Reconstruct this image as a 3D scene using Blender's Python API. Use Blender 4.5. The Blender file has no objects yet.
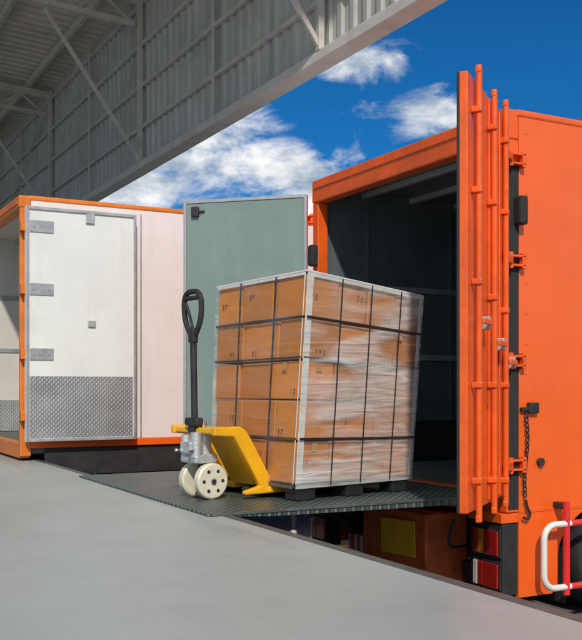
import bpy, bmesh, math, random
from mathutils import Vector, Matrix
random.seed(7)
R=math.radians
scene=bpy.context.scene
COL=scene.collection

# ---------------------------------------------------------------- materials
def nd(nt,t,**k):
    n=nt.nodes.new(t)
    for a,b in k.items(): setattr(n,a,b)
    return n
def mat(name,col,rough=.5,metal=0,var=.12,scale=6,bump=0,bscale=60,coat=0,spec=.5,dirt=0,dirtcol=(.05,.045,.04),island=0,stretch=(1,1,1),bdist=.01):
    m=bpy.data.materials.new(name); m.use_nodes=True; nt=m.node_tree; b=nt.nodes['Principled BSDF']; L=nt.links.new
    tc=nd(nt,'ShaderNodeTexCoord'); mp=nd(nt,'ShaderNodeMapping'); mp.inputs['Scale'].default_value=stretch
    L(tc.outputs['Object'],mp.inputs['Vector'])
    no=nd(nt,'ShaderNodeTexNoise'); no.inputs['Scale'].default_value=scale; no.inputs['Detail'].default_value=3; no.inputs['Roughness'].default_value=.62
    L(mp.outputs[0],no.inputs['Vector'])
    mr=nd(nt,'ShaderNodeMapRange'); mr.inputs['From Min'].default_value=.25; mr.inputs['From Max'].default_value=.75
    mr.inputs['To Min'].default_value=1-var; mr.inputs['To Max'].default_value=1+var
    L(no.outputs['Fac'],mr.inputs['Value'])
    hs=nd(nt,'ShaderNodeHueSaturation'); hs.inputs['Color'].default_value=(*col,1)
    if island:
        g=nd(nt,'ShaderNodeNewGeometry'); m2=nd(nt,'ShaderNodeMapRange'); m2.inputs['To Min'].default_value=1-island; m2.inputs['To Max'].default_value=1+island
        L(g.outputs['Random Per Island'],m2.inputs['Value'])
        mm=nd(nt,'ShaderNodeMath',operation='MULTIPLY'); L(mr.outputs[0],mm.inputs[0]); L(m2.outputs[0],mm.inputs[1]); L(mm.outputs[0],hs.inputs['Value'])
    else: L(mr.outputs[0],hs.inputs['Value'])
    out=hs.outputs[0]
    if dirt:
        n2=nd(nt,'ShaderNodeTexNoise'); n2.inputs['Scale'].default_value=2.3; n2.inputs['Detail'].default_value=4; n2.inputs['Roughness'].default_value=.7
        L(tc.outputs['Object'],n2.inputs['Vector'])
        r2=nd(nt,'ShaderNodeMapRange'); r2.inputs['From Min'].default_value=.48; r2.inputs['From Max'].default_value=.75; r2.inputs['To Max'].default_value=dirt
        L(n2.outputs['Fac'],r2.inputs['Value'])
        mx=nd(nt,'ShaderNodeMix',data_type='RGBA'); mx.inputs['B'].default_value=(*dirtcol,1)
        L(r2.outputs[0],mx.inputs['Factor']); L(out,mx.inputs['A']); out=mx.outputs['Result']
    L(out,b.inputs['Base Color'])
    r3=nd(nt,'ShaderNodeMapRange'); r3.inputs['To Min'].default_value=max(0.03,rough-.1); r3.inputs['To Max'].default_value=min(1,rough+.1)
    L(no.outputs['Fac'],r3.inputs['Value']); L(r3.outputs[0],b.inputs['Roughness'])
    b.inputs['Metallic'].default_value=metal; b.inputs['Coat Weight'].default_value=coat; b.inputs['Coat Roughness'].default_value=.08
    b.inputs['Specular IOR Level'].default_value=spec
    if bump:
        n3=nd(nt,'ShaderNodeTexNoise'); n3.inputs['Scale'].default_value=bscale; n3.inputs['Detail'].default_value=2
        L(mp.outputs[0],n3.inputs['Vector'])
        bp=nd(nt,'ShaderNodeBump'); bp.inputs['Strength'].default_value=bump; bp.inputs['Distance'].default_value=bdist
        L(n3.outputs['Fac'],bp.inputs['Height']); L(bp.outputs[0],b.inputs['Normal'])
    return m
def streaks(m,scale,stretch,lo,hi,amount,col,detail=5,rot=0):
    """weathering layer mixed over a material's base colour"""
    nt=m.node_tree; b=nt.nodes['Principled BSDF']; L=nt.links.new
    tc=nd(nt,'ShaderNodeTexCoord'); mp=nd(nt,'ShaderNodeMapping'); mp.inputs['Scale'].default_value=stretch; mp.inputs['Rotation'].default_value=(0,0,rot); L(tc.outputs['Object'],mp.inputs[0])
    n=nd(nt,'ShaderNodeTexNoise'); n.inputs['Scale'].default_value=scale; n.inputs['Detail'].default_value=detail; n.inputs['Roughness'].default_value=.65; n.inputs['Distortion'].default_value=.4; L(mp.outputs[0],n.inputs['Vector'])
    r=nd(nt,'ShaderNodeMapRange'); r.inputs['From Min'].default_value=lo; r.inputs['From Max'].default_value=hi; r.inputs['To Max'].default_value=amount; L(n.outputs['Fac'],r.inputs[0])
    src=b.inputs['Base Color'].links[0].from_socket
    mx=nd(nt,'ShaderNodeMix',data_type='RGBA'); mx.inputs['B'].default_value=(*col,1); L(r.outputs[0],mx.inputs['Factor']); L(src,mx.inputs['A']); L(mx.outputs['Result'],b.inputs['Base Color'])
def tread(name,col,sc,rough=.5,metal=.6,height=.5,plane='xy',gain=2.2,thr=.25,fmul=.9):
    m=mat(name,col,rough,metal,var=.2,scale=4,dirt=.35,dirtcol=(col[0]*.6,col[1]*.6,col[2]*.6)); nt=m.node_tree; b=nt.nodes['Principled BSDF']; L=nt.links.new
    tc=nd(nt,'ShaderNodeTexCoord'); sp=nd(nt,'ShaderNodeSeparateXYZ'); L(tc.outputs['Object'],sp.inputs[0])
    A=sp.outputs['X']; B=sp.outputs['Y'] if plane=='xy' else sp.outputs['Z']
    def mth(op,a,bb=None):
        n=nd(nt,'ShaderNodeMath',operation=op)
        for i,x in enumerate((a,bb)):
            if x is None: continue
            if isinstance(x,(int,float)): n.inputs[i].default_value=x
            else: L(x,n.inputs[i])
        return n.outputs[0]
    p=mth('MULTIPLY',mth('ADD',A,B),sc); q=mth('MULTIPLY',mth('SUBTRACT',A,B),sc)
    def loz(u,v):
        return mth('SUBTRACT',mth('SUBTRACT',mth('SINE',u),mth('MULTIPLY',mth('ABSOLUTE',mth('SINE',mth('MULTIPLY',v,.5))),1.0)),thr-.25)
    h1=loz(p,q); h2=loz(mth('ADD',q,math.pi),mth('ADD',p,math.pi))
    h=mth('MINIMUM',mth('MAXIMUM',mth('MAXIMUM',h1,h2),0),.5)
    bp=nd(nt,'ShaderNodeBump'); bp.inputs['Strength'].default_value=height; bp.inputs['Distance'].default_value=.01
    L(h,bp.inputs['Height']); L(bp.outputs[0],b.inputs['Normal'])
    src=b.inputs['Base Color'].links[0].from_socket
    mx=nd(nt,'ShaderNodeMix',data_type='RGBA',blend_type='MIX'); mx.inputs['B'].default_value=(min(1,col[0]*gain),min(1,col[1]*gain),min(1,col[2]*gain),1)
    f=mth('MULTIPLY',h,2*fmul); L(f,mx.inputs['Factor']); L(src,mx.inputs['A']); L(mx.outputs['Result'],b.inputs['Base Color'])
    return m

M={}
M['orange']=mat('orange_paint',(.88,.125,.010),.30,var=.05,scale=1.2,coat=.35,bump=.35,bscale=1.6,dirt=.16,dirtcol=(.50,.08,.012),bdist=.012)
streaks(M['orange'],3.0,(6,6,.35),.55,.8,.22,(.42,.10,.04))
M['orange_frame']=mat('orange_frame_paint',(.84,.115,.010),.40,var=.12,scale=9,coat=.15,bump=.06,bscale=30,dirt=.45,dirtcol=(.32,.05,.012))
streaks(M['orange_frame'],26,(1,1,.5),.62,.70,.5,(.16,.05,.025))
M['amberframe']=mat('weathered_amber_frame_paint',(.72,.19,.02),.45,var=.15,scale=9,dirt=.5,dirtcol=(.35,.12,.03))
M['redorange']=mat('dull_orange_steel',(.66,.13,.03),.55,var=.25,scale=8,dirt=.5,dirtcol=(.2,.06,.03))
streaks(M['redorange'],14,(1,1,.6),.55,.68,.6,(.10,.05,.03))
M['white']=mat('white_panel_paint',(.78,.79,.76),.38,var=.04,scale=2,dirt=.3,dirtcol=(.58,.57,.50),coat=.15)
streaks(M['white'],3,(5,5,.4),.55,.8,.30,(.50,.47,.40))
M['pinkwhite']=mat('white_side_paint',(.80,.72,.70),.4,var=.04,scale=2,dirt=.2,dirtcol=(.60,.52,.48))
streaks(M['pinkwhite'],3,(4,4,.4),.55,.8,.25,(.52,.46,.42))
M['alu']=mat('aluminium_trim',(.52,.53,.53),.38,metal=.6,var=.15,scale=14,dirt=.3,dirtcol=(.3,.3,.29))
M['galv']=mat('galvanised_steel',(.46,.47,.47),.5,metal=.4,var=.2,scale=9,dirt=.2)
M['black']=mat('black_steel',(.022,.022,.024),.5,var=.3,scale=12,dirt=.4,dirtcol=(.07,.062,.055))
M['rubber']=mat('black_rubber',(.022,.022,.022),.8,var=.25,scale=20,dirt=.3,dirtcol=(.05,.05,.048))
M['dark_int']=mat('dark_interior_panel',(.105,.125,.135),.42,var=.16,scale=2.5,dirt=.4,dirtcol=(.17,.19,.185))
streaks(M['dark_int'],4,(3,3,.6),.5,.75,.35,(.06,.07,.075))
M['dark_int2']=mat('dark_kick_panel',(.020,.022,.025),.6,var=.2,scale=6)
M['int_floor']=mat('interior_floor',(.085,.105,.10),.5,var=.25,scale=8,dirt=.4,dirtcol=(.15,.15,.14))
M['greendoor']=mat('grey_green_door_panel',(.205,.275,.255),.30,var=.08,scale=1.4,dirt=.35,dirtcol=(.29,.34,.32),coat=.2)
streaks(M['greendoor'],2.2,(3,3,.4),.5,.8,.4,(.33,.38,.35))
M['concrete']=mat('dock_concrete',(.375,.405,.395),.42,var=.10,scale=.7,bump=.08,bscale=60,dirt=.45,dirtcol=(.27,.295,.285),spec=.5)
streaks(M['concrete'],1.1,(1,.22,1),.50,.78,.45,(.50,.52,.50),rot=.2)
streaks(M['concrete'],2.8,(1,.12,1),.60,.70,.30,(.20,.215,.21),rot=-.25)
streaks(M['concrete'],9,(1,1,1),.60,.78,.35,(.22,.235,.225),detail=6)
streaks(M['concrete'],60,(1,1,1),.58,.70,.22,(.20,.21,.20),detail=2)
M['concrete_side']=mat('dock_side_concrete',(.22,.22,.21),.85,var=.25,scale=3,dirt=.6,dirtcol=(.08,.08,.075))
M['edge']=mat('steel_edge_angle',(.13,.14,.135),.5,metal=.4,var=.3,scale=16,dirt=.4)
M['asphalt']=mat('yard_asphalt',(.15,.15,.145),.9,var=.25,scale=3,dirt=.4,dirtcol=(.09,.09,.09))
M['yellowline']=mat('yellow_road_paint',(.70,.50,.04),.7,var=.2,scale=9,dirt=.5,dirtcol=(.25,.2,.1))
M['sheet']=mat('roof_sheet',(.50,.50,.475),.5,metal=.0,var=.12,scale=1.3,dirt=.5,dirtcol=(.30,.285,.25),stretch=(1,1,.3))
streaks(M['sheet'],1.5,(1,3,.25),.48,.75,.5,(.22,.20,.175))
M['ceil']=mat('ceiling_sheet',(.66,.60,.50),.6,metal=0,var=.12,scale=1.3,dirt=.5,dirtcol=(.38,.33,.26))
M['beam']=mat('painted_beam',(.58,.56,.51),.55,var=.15,scale=5,dirt=.4,dirtcol=(.30,.26,.20))
M['flash']=mat('eave_flashing',(.62,.61,.57),.5,var=.10,scale=3,dirt=.5,dirtcol=(.36,.33,.28))
M['carton']=mat('cardboard',(.60,.215,.034),.62,var=.10,scale=5,island=.18,bump=.08,bscale=30,stretch=(1,1,3),spec=.4)
M['tape']=mat('packing_tape',(.55,.26,.07),.25,var=.1,scale=9)
M['ink']=mat('print_ink',(.07,.028,.012),.7,var=.3,scale=60)
M['label']=mat('paper_label',(.70,.66,.58),.6,var=.08,scale=30)
M['strap']=mat('black_strap',(.03,.026,.03),.35,var=.2,scale=40)
M['prot']=mat('edge_protector_board',(.70,.69,.66),.5,var=.18,scale=14,bump=.1)
M['plastic']=mat('black_plastic_pallet',(.02,.02,.022),.5,var=.2,scale=20,bump=.1)
M['yellow']=mat('yellow_jack_paint',(.90,.45,.010),.33,var=.10,scale=9,coat=.25,dirt=.4,dirtcol=(.50,.23,.02))
streaks(M['yellow'],30,(1,1,1),.63,.70,.6,(.14,.09,.05))
M['cream']=mat('nylon_wheel',(.70,.65,.50),.45,var=.12,scale=20,dirt=.6,dirtcol=(.33,.28,.2))
M['castalu']=mat('cast_aluminium_pump',(.60,.61,.60),.4,metal=.5,var=.2,scale=25,bump=.3,dirt=.35)
M['chrome']=mat('chrome_rod',(.8,.8,.8),.15,metal=1,var=.05)
M['red']=mat('red_paint',(.70,.03,.03),.4,var=.12,scale=9,coat=.2)
M['gwhite']=mat('guard_white_paint',(.78,.77,.74),.35,var=.08,scale=12,dirt=.4,dirtcol=(.42,.39,.35),coat=.2)
M['lens']=mat('red_lamp_lens',(.30,.012,.008),.12,var=.1,scale=60,coat=.6)
M['lensO']=mat('amber_lamp_lens',(.50,.14,.01),.15,var=.1,scale=60,coat=.6)
M['lensW']=mat('clear_lamp_lens',(.5,.48,.45),.15,var=.1,scale=60,coat=.6)
M['plate']=mat('yellow_plate',(.92,.55,.01),.45,var=.10,scale=12,dirt=.3,dirtcol=(.55,.28,.02))
M['glass']=mat('dark_glass',(.02,.025,.03),.05,var=.05,coat=1)
M['deck']=tread('tail_lift_tread_plate',(.050,.066,.062),105,rough=.42,metal=.2,height=.6,gain=3.6)
M['chq']=tread('aluminium_tread_plate',(.40,.415,.42),150,rough=.38,metal=.55,height=.5,plane='xz',gain=1.5,fmul=.7)
M['skin']=mat('skin',(.52,.30,.20),.5,var=.05)
M['trouser']=mat('dark_trousers',(.02,.024,.04),.9,var=.2,scale=20)
M['shirt']=mat('work_shirt',(.10,.14,.25),.9,var=.1,scale=20)
M['hair']=mat('black_hair',(.012,.01,.009),.6,var=.3,scale=80)
M['shoe']=mat('white_sneaker',(.78,.72,.70),.6,var=.1,scale=20)

# ---------------------------------------------------------------- helpers
def empty(name,loc=(0,0,0)):
    e=bpy.data.objects.new(name,None); COL.objects.link(e); e.empty_display_size=.3; return e
def addm(name,verts,faces,m,parent=None,smooth=False,bevel=0,seg=2):
    me=bpy.data.meshes.new(name); me.from_pydata([tuple(v) for v in verts],[],faces); me.update()
    bm=bmesh.new(); bm.from_mesh(me); bmesh.ops.recalc_face_normals(bm,faces=bm.faces); bm.to_mesh(me); bm.free()
    o=bpy.data.objects.new(name,me); COL.objects.link(o)
    me.materials.append(m if not isinstance(m,str) else M[m])
    if parent: o.parent=parent
    if smooth:
        for p in me.polygons: p.use_smooth=True
    if bevel:
        b=o.modifiers.new('bevel','BEVEL'); b.width=bevel; b.segments=seg; b.limit_method='ANGLE'; b.angle_limit=R(35)
    return o
HF=[(0,1,3,2),(4,6,7,5),(0,4,5,1),(2,3,7,6),(0,2,6,4),(1,5,7,3)]
def hexa(name,F,a,b,c,m,parent,bevel=.004):
    vs=[F(x,y,z) for x in a for y in b for z in c]
    return addm(name,vs,HF,m,parent,bevel=bevel)
I=lambda x,y,z:(x,y,z)
def box(name,x,y,z,m,parent,bevel=.004): return hexa(name,I,x,y,z,m,parent,bevel)
def beam(name,p,q,w,h,m,parent,up=(0,0,1),bevel=.003):
    p=Vector(p);q=Vector(q);d=(q-p).normalized(); u=Vector(up)
    s=d.cross(u).normalized(); u=s.cross(d).normalized()
    F=lambda a,b,c:tuple(p+(q-p)*a+s*b+u*c)
    return hexa(name,F,(0,1),(-w/2,w/2),(-h/2,h/2),m,parent,bevel)
def tube(name,pts,r,m,parent,cyc=False,n=12,smoothpath=False):
    cu=bpy.data.curves.new(name,'CURVE'); cu.dimensions='3D'; cu.bevel_depth=r; cu.bevel_resolution=max(1,n//4); cu.use_fill_caps=True
    if smoothpath:
        sp=cu.splines.new('NURBS'); sp.points.add(len(pts)-1)
        for i,p in enumerate(pts): sp.points[i].co=(*p,1)
        sp.order_u=3; sp.use_endpoint_u=not cyc; sp.use_cyclic_u=cyc; sp.resolution_u=8
    else:
        sp=cu.splines.new('POLY'); sp.points.add(len(pts)-1)
        for i,p in enumerate(pts): sp.points[i].co=(*p,1)
        sp.use_cyclic_u=cyc
    o=bpy.data.objects.new(name,cu); COL.objects.link(o)
    dg=bpy.context.evaluated_depsgraph_get(); me=bpy.data.meshes.new_from_object(o.evaluated_get(dg))
    bpy.data.objects.remove(o); o=bpy.data.objects.new(name,me); COL.objects.link(o)
    me.materials.clear(); me.materials.append(M[m]); 
    for p in me.polygons: p.use_smooth=True
    if parent:o.parent=parent
    return o
def lathe(name,prof,c,axis,m,parent,n=40):
    ax=Vector(axis).normalized(); t=Vector((0,0,1)) if abs(ax.z)<.9 else Vector((1,0,0))
    u=ax.cross(t).normalized(); w=ax.cross(u); c=Vector(c); vs=[];fs=[]
    k=len(prof)
    for i in range(n):
        a=2*math.pi*i/n; d=u*math.cos(a)+w*math.sin(a)
        for (s,r) in prof: vs.append(c+ax*s+d*r)
    for i in range(n):
        j=(i+1)%n
        for q in range(k-1): fs.append((i*k+q,i*k+q+1,j*k+q+1,j*k+q))
    if prof[0][1]>1e-5: fs.append(tuple(i*k for i in range(n)))
    if prof[-1][1]>1e-5: fs.append(tuple(i*k+k-1 for i in range(n)))
    o=addm(name,vs,fs,m,parent,smooth=True)
    e=o.modifiers.new('es','EDGE_SPLIT'); e.split_angle=R(35)
    return o
def cyl(name,p,q,r,m,parent,n=20):
    p=Vector(p);q=Vector(q); l=(q-p).length; return lathe(name,[(0,r),(l,r)],p,q-p,m,parent,n)
def prism(name,poly,y0,y1,m,parent,F=I,bevel=.003):
    n=len(poly); vs=[F(x,y0,z) for x,z in poly]+[F(x,y1,z) for x,z in poly]
    me=bpy.data.meshes.new(name); bm=bmesh.new(); bv=[bm.verts.new(v) for v in vs]
    f1=bm.faces.new(bv[:n]); f2=bm.faces.new(bv[n:][::-1])
    for i in range(n): bm.faces.new((bv[i],bv[(i+1)%n],bv[n+(i+1)%n],bv[n+i]))
    bmesh.ops.recalc_face_normals(bm,faces=bm.faces); bm.to_mesh(me); bm.free()
    o=bpy.data.objects.new(name,me); COL.objects.link(o); me.materials.append(M[m]); 
    if parent:o.parent=parent
    if bevel:
        b=o.modifiers.new('bevel','BEVEL'); b.width=bevel; b.segments=2; b.limit_method='ANGLE'; b.angle_limit=R(40)
    return o

ZG=-.87   # yard level ; dock floor about 0
# ---------------------------------------------------------------- ground
addm('yard_ground',[(-400,-400,ZG),(400,-400,ZG),(400,400,ZG),(-400,400,ZG)],[(0,1,2,3)],'asphalt')
yl=empty('yellow_yard_line')
addm('paint',[(2.3,7.72,ZG+.004),(16,7.72,ZG+.004),(16,7.84,ZG+.004),(2.3,7.84,ZG+.004)],[(0,1,2,3)],'yellowline',yl)
dk=empty('loading_dock')
DE=2.12
ZD=-.014
box('dock_slab',(-60,DE-.06),(-30,90),(ZG-.05,ZD),'concrete',dk,bevel=0)
box('dock_front_wall',(DE-.059,DE-.012),(-30,90),(ZG-.05,ZD-.10),'concrete_side',dk,bevel=0)
box('steel_edge_angle',(DE-.06,DE),(-30,90),(ZD-.098,ZD+.002),'edge',dk,bevel=.006)
for i,t in enumerate([3.2,5.0,6.6,9.3,11]):
    box('dock_bumper_%d'%i,(DE+.001,DE+.09),(t,t+.25),(ZG+.25,ZD-.13),'rubber',dk,bevel=.015)

# ---------------------------------------------------------------- warehouse canopy
wh=empty('warehouse_canopy')
NF=5.81; ZB=4.70; ZT=7.75; T0=6.5; T1=66
def corr(name,fn,a0,a1,pitch,m,parent):
    vs=[];fs=[];prof=[(0,0),(.3,0),(.42,.035),(.88,.035),(1,0)]
    k=int((a1-a0)/pitch); row=[]
    for i in range(k):
        for (s,d) in prof[:-1]: row.append((a0+(i+s)*pitch,d))
    for (a,d) in row:
        vs+= [fn(a,0,d),fn(a,1,d)]
    for i in range(len(row)-1): fs.append((2*i,2*i+1,2*i+3,2*i+2))
    return addm(name,vs,fs,m,parent)
corr('fascia_cladding',lambda a,b,d:(NF+d,a,ZB+(ZT+.30-ZB)*b),T0,T1,.28,'sheet',wh)
SL=.06
corr('roof_sheeting',lambda a,b,d:(NF+.1-18*b,a,ZT+.16+d+SL*18*b),T0,T1,.30,'ceil',wh)
box('eave_flashing',(NF-.13,NF+.14),(T0,T1),(ZB-.13,ZB),'flash',wh,bevel=.01)
for i,z in enumerate([5.35,6.1,6.85,7.6]):
    box('girt_%d'%i,(NF-.06,NF-.004),(T0,T1),(z-.03,z+.03),'beam',wh,bevel=0)
for i in range(13):
    n=5.2-i*1.35; z=ZT+SL*(NF-n)
    box('purlin_%d'%i,(n-.04,n+.04),(T0,T1),(z-.02,z+.14),'beam',wh,bevel=0)
for i,t in enumerate([9.9,16.4,22.9,29.4,35.9,42.4,48.9,55.4,61.9]):
    beam('rafter_top_%d'%i,(NF-.12,t,ZT-.12),(NF-17.5,t,ZT-.12+SL*17.4),.12,.16,'beam',wh)
    beam('rafter_bottom_%d'%i,(NF-.2,t,ZT-.58),(NF-17.5,t,ZT-.58+SL*17.4),.09,.10,'beam',wh)
    for k in range(17):
        n0=NF-.3-k*1.0; z0=ZT-.55+SL*(NF-n0); z1=z0+.4
        beam('web_%d_%d'%(i,k),(n0,t,z0),(n0-.5,t,z1),.04,.04,'beam',wh,bevel=0)
        beam('webb_%d_%d'%(i,k),(n0-.5,t,z1),(n0-1,t,z0),.04,.04,'beam',wh,bevel=0)
    beam('knee_brace_%d'%i,(NF-.12,t,ZB+.06),(4.0,t,ZT-.6),.05,.06,'beam',wh)
    box('hanger_post_%d'%i,(NF-.14,NF-.061),(t-.045,t+.045),(ZB,ZT),'beam',wh)
    for cn in (-1.6,-11.5):
        box('column_%d'%i,(cn-.13,cn+.13),(t-.13,t+.13),(ZD+.001,ZT-.6),'beam',wh,bevel=.01)
for i,t in enumerate([13.15,19.65,26.15]):
    box('mid_post_%d'%i,(NF-.10,NF-.061),(t-.02,t+.02),(ZB,ZT),'beam',wh)
cyl('tie_rod',(NF-.12,22.9,ZT-.2),(NF-.12,29.4,ZB+.2),.018,'beam',wh,8)

# ---------------------------------------------------------------- trucks
def wheel(name,c,r,w,parent,side=-1,dual=False):
    x,y,z=c
    prof=[(0,r*.56),(0,r*.80),(.02,r*.95),(.05,r),(w-.05,r),(w-.02,r*.95),(w,r*.8),(w,r*.56)]
    lathe(name+'_tyre',prof,(x,y,z),(0,-side,0),'rubber',parent,48)
    lathe(name+'_rim',[(.03,.0),(.03,r*.2),(.05,r*.22),(.09,r*.42),(.03,r*.52),(.01,r*.57),(w-.01,r*.57)],(x,y,z),(0,-side,0),'gwhite',parent,40)
    for k in range(8):
        a=k*math.pi/4
        cyl(name+'_nut_%d'%k,(x+r*.3*math.cos(a),y-side*.05,z+r*.3*math.sin(a)),(x+r*.3*math.cos(a),y+side*.01,z+r*.3*math.sin(a)),.013,'black',parent,6)
def truck(parent,n0,t0,t1,ztop,body,side,length=5.6,flz=0.0,skirt=True,inter='dark_int',kick='dark_int2',rib='galv',hdr=.19,pw=.085):
    n1=n0+length; w=t1-t0; zf=flz
    for nm,(ya,yb) in (('side_wall_near',(t0,t0+.035)),('side_wall_far',(t1-.035,t1))):
        zb=zf-.15
        if skirt:
            cx=n0+1.06; rx=.63; rz=.36; zc=zf-.42
            poly=[(n0+.10,ztop-.015),(n1,ztop-.015),(n1,zb),(cx+rx+.02,zb-.05)]
            for k in range(17):
                a=k/16*math.pi; poly.append((cx+rx*math.cos(a),zc+rz*math.sin(a)))
            poly+= [(cx-rx,zf-.60),(cx-rx-.05,zf-.66),(n0+.10,zf-.66)]
        else:
            poly=[(n0+.10,ztop-.015),(n1,ztop-.015),(n1,flz+.02),(n0+.10,flz+.02)]
        prism(nm,poly,ya,yb,side,parent)
    box('roof',(n0+.06,n1),(t0+.036,t1-.036),(ztop-.05,ztop-.012),side,parent)
    for nm,(ya,yb) in (('roof_rail_near',(t0-.008,t0+.05)),('roof_rail_far',(t1-.05,t1+.008))):
        box(nm,(n0+.08,n1),(ya,yb),(ztop-.045,ztop+.004),body,parent,bevel=.015)
    box('front_wall',(n1+.001,n1+.05),(t0,t1),(zf-.1,ztop-.01),side,parent,bevel=.02)
    box('rear_header',(n0-.01,n0+.10),(t0,t1),(ztop-hdr,ztop),body,parent,bevel=.012)
    box('rear_header_lip',(n0-.02,n0-.011),(t0+.05,t1-.05),(ztop-.075,ztop-.055),body,parent,bevel=.002)
    for nm,(ya,yb) in (('rear_post_near',(t0,t0+pw)),('rear_post_far',(t1-pw,t1))):
        box(nm,(n0,n0+.099),(ya,yb),(zf-.12,ztop-hdr-.001),body,parent,bevel=.008)
    box('rear_sill',(n0+.002,n0+.10),(t0+pw+.001,t1-pw-.001),(zf-.14,zf-.003),body,parent,bevel=.006)
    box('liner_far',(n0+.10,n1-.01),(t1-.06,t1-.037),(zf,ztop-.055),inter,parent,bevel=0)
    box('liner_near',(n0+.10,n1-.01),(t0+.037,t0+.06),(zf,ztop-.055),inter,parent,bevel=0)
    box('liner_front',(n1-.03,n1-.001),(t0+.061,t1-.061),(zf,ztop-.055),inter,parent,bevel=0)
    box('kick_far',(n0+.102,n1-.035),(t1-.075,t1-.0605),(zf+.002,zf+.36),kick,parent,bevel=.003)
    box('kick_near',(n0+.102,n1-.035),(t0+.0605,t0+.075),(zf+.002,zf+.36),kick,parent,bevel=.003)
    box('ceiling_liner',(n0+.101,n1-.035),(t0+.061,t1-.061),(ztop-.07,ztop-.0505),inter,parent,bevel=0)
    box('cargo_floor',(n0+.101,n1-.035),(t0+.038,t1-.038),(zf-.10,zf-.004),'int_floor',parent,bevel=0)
    k=0; x=n0+.45
    while x<n1-.2:
        box('roof_bow_%d'%k,(x,x+.05),(t0+.062,t1-.062),(ztop-.115,ztop-.0705),rib,parent,bevel=.004); x+=.5;k+=1
    k=0; x=n0+.5
    while x<n1-.2:
        box('wall_joint_%d'%k,(x,x+.03),(t1-.068,t1-.0605),(zf+.37,ztop-.12),inter,parent,bevel=.002); x+=.9;k+=1
    for z in (zf+.9,zf+1.5):
        box('lashing_rail',(n0+.12,n1-.04),(t1-.072,t1-.0605),(z,z+.05),rib if inter!='lightint' else 'alu',parent,bevel=.003)
    for y in (t0+w*.33,t0+w*.67):
        box('chassis_rail',(n0+.25,n1+1.5),(y-.04,y+.04),(zf-.42,zf-.17),'black',parent)
    x=n0+.3;k=0
    while x<n1:
        box('cross_member_%d'%k,(x,x+.07),(t0+.05,t1-.05),(zf-.169,zf-.101),'black',parent); x+=.45;k+=1
    zw=ZG+.42; cx=n0+1.06
    for cxx,tag in ((cx,'rear'),(n1+1.0,'front')):
        wheel(tag+'_wheel_near',(cxx,t0+.03,zw),.42,.26,parent,-1)
        wheel(tag+'_wheel_far',(cxx,t1-.03,zw),.42,.26,parent,1)
        cyl(tag+'_axle',(cxx,t0+.2,zw),(cxx,t1-.2,zw),.07,'black',parent)
    wheel('rear_inner_near',(cx,t0+.32,zw),.42,.24,parent,-1)
    wheel('rear_inner_far',(cx,t1-.32,zw),.42,.24,parent,1)
    for y0,y1 in ((t0+.04,t0+.6),(t1-.6,t1-.04)):
        box('mud_flap',(cx-.54,cx-.525),(y0,y1),(ZG+.12,zf-.2),'rubber',parent)
    c0=n1+.15
    cab=[(c0,-.35),(c0,1.35),(c0+.25,1.55),(c0+1.35,1.5),(c0+1.85,.55),(c0+1.95,.3),(c0+1.95,-.45),(c0+1.35,-.45),(c0+1.25,-.1),(c0+.95,.03),(c0+.65,-.1),(c0+.5,-.35)]
    prism('cab_body',cab,t0+.12,t1-.12,side,parent,bevel=.03)
    for y0,y1 in ((t0+.112,t0+.121),(t1-.121,t1-.112)):
        prism('cab_window',[(c0+.45,.6),(c0+.45,1.3),(c0+1.3,1.28),(c0+1.66,.6)],y0,y1,'glass',parent,bevel=0)
    addm('windscreen',[(c0+1.375,t0+.25,1.47),(c0+1.375,t1-.25,1.47),(c0+1.86,t1-.2,.56),(c0+1.86,t0+.2,.56)],[(0,1,2,3)],'glass',parent)
    box('front_bumper',(c0+1.96,c0+2.08),(t0+.12,t1-.12),(-.7,-.4),'black',parent,bevel=.03)

def doorF(hx,hy,ang,inner_sign):
    d=Vector((math.cos(ang),math.sin(ang),0)); nrm=Vector((-d.y,d.x,0))*inner_sign
    return lambda a,b,z:tuple(Vector((hx,hy,0))+d*a+nrm*b+Vector((0,0,z)))

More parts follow.
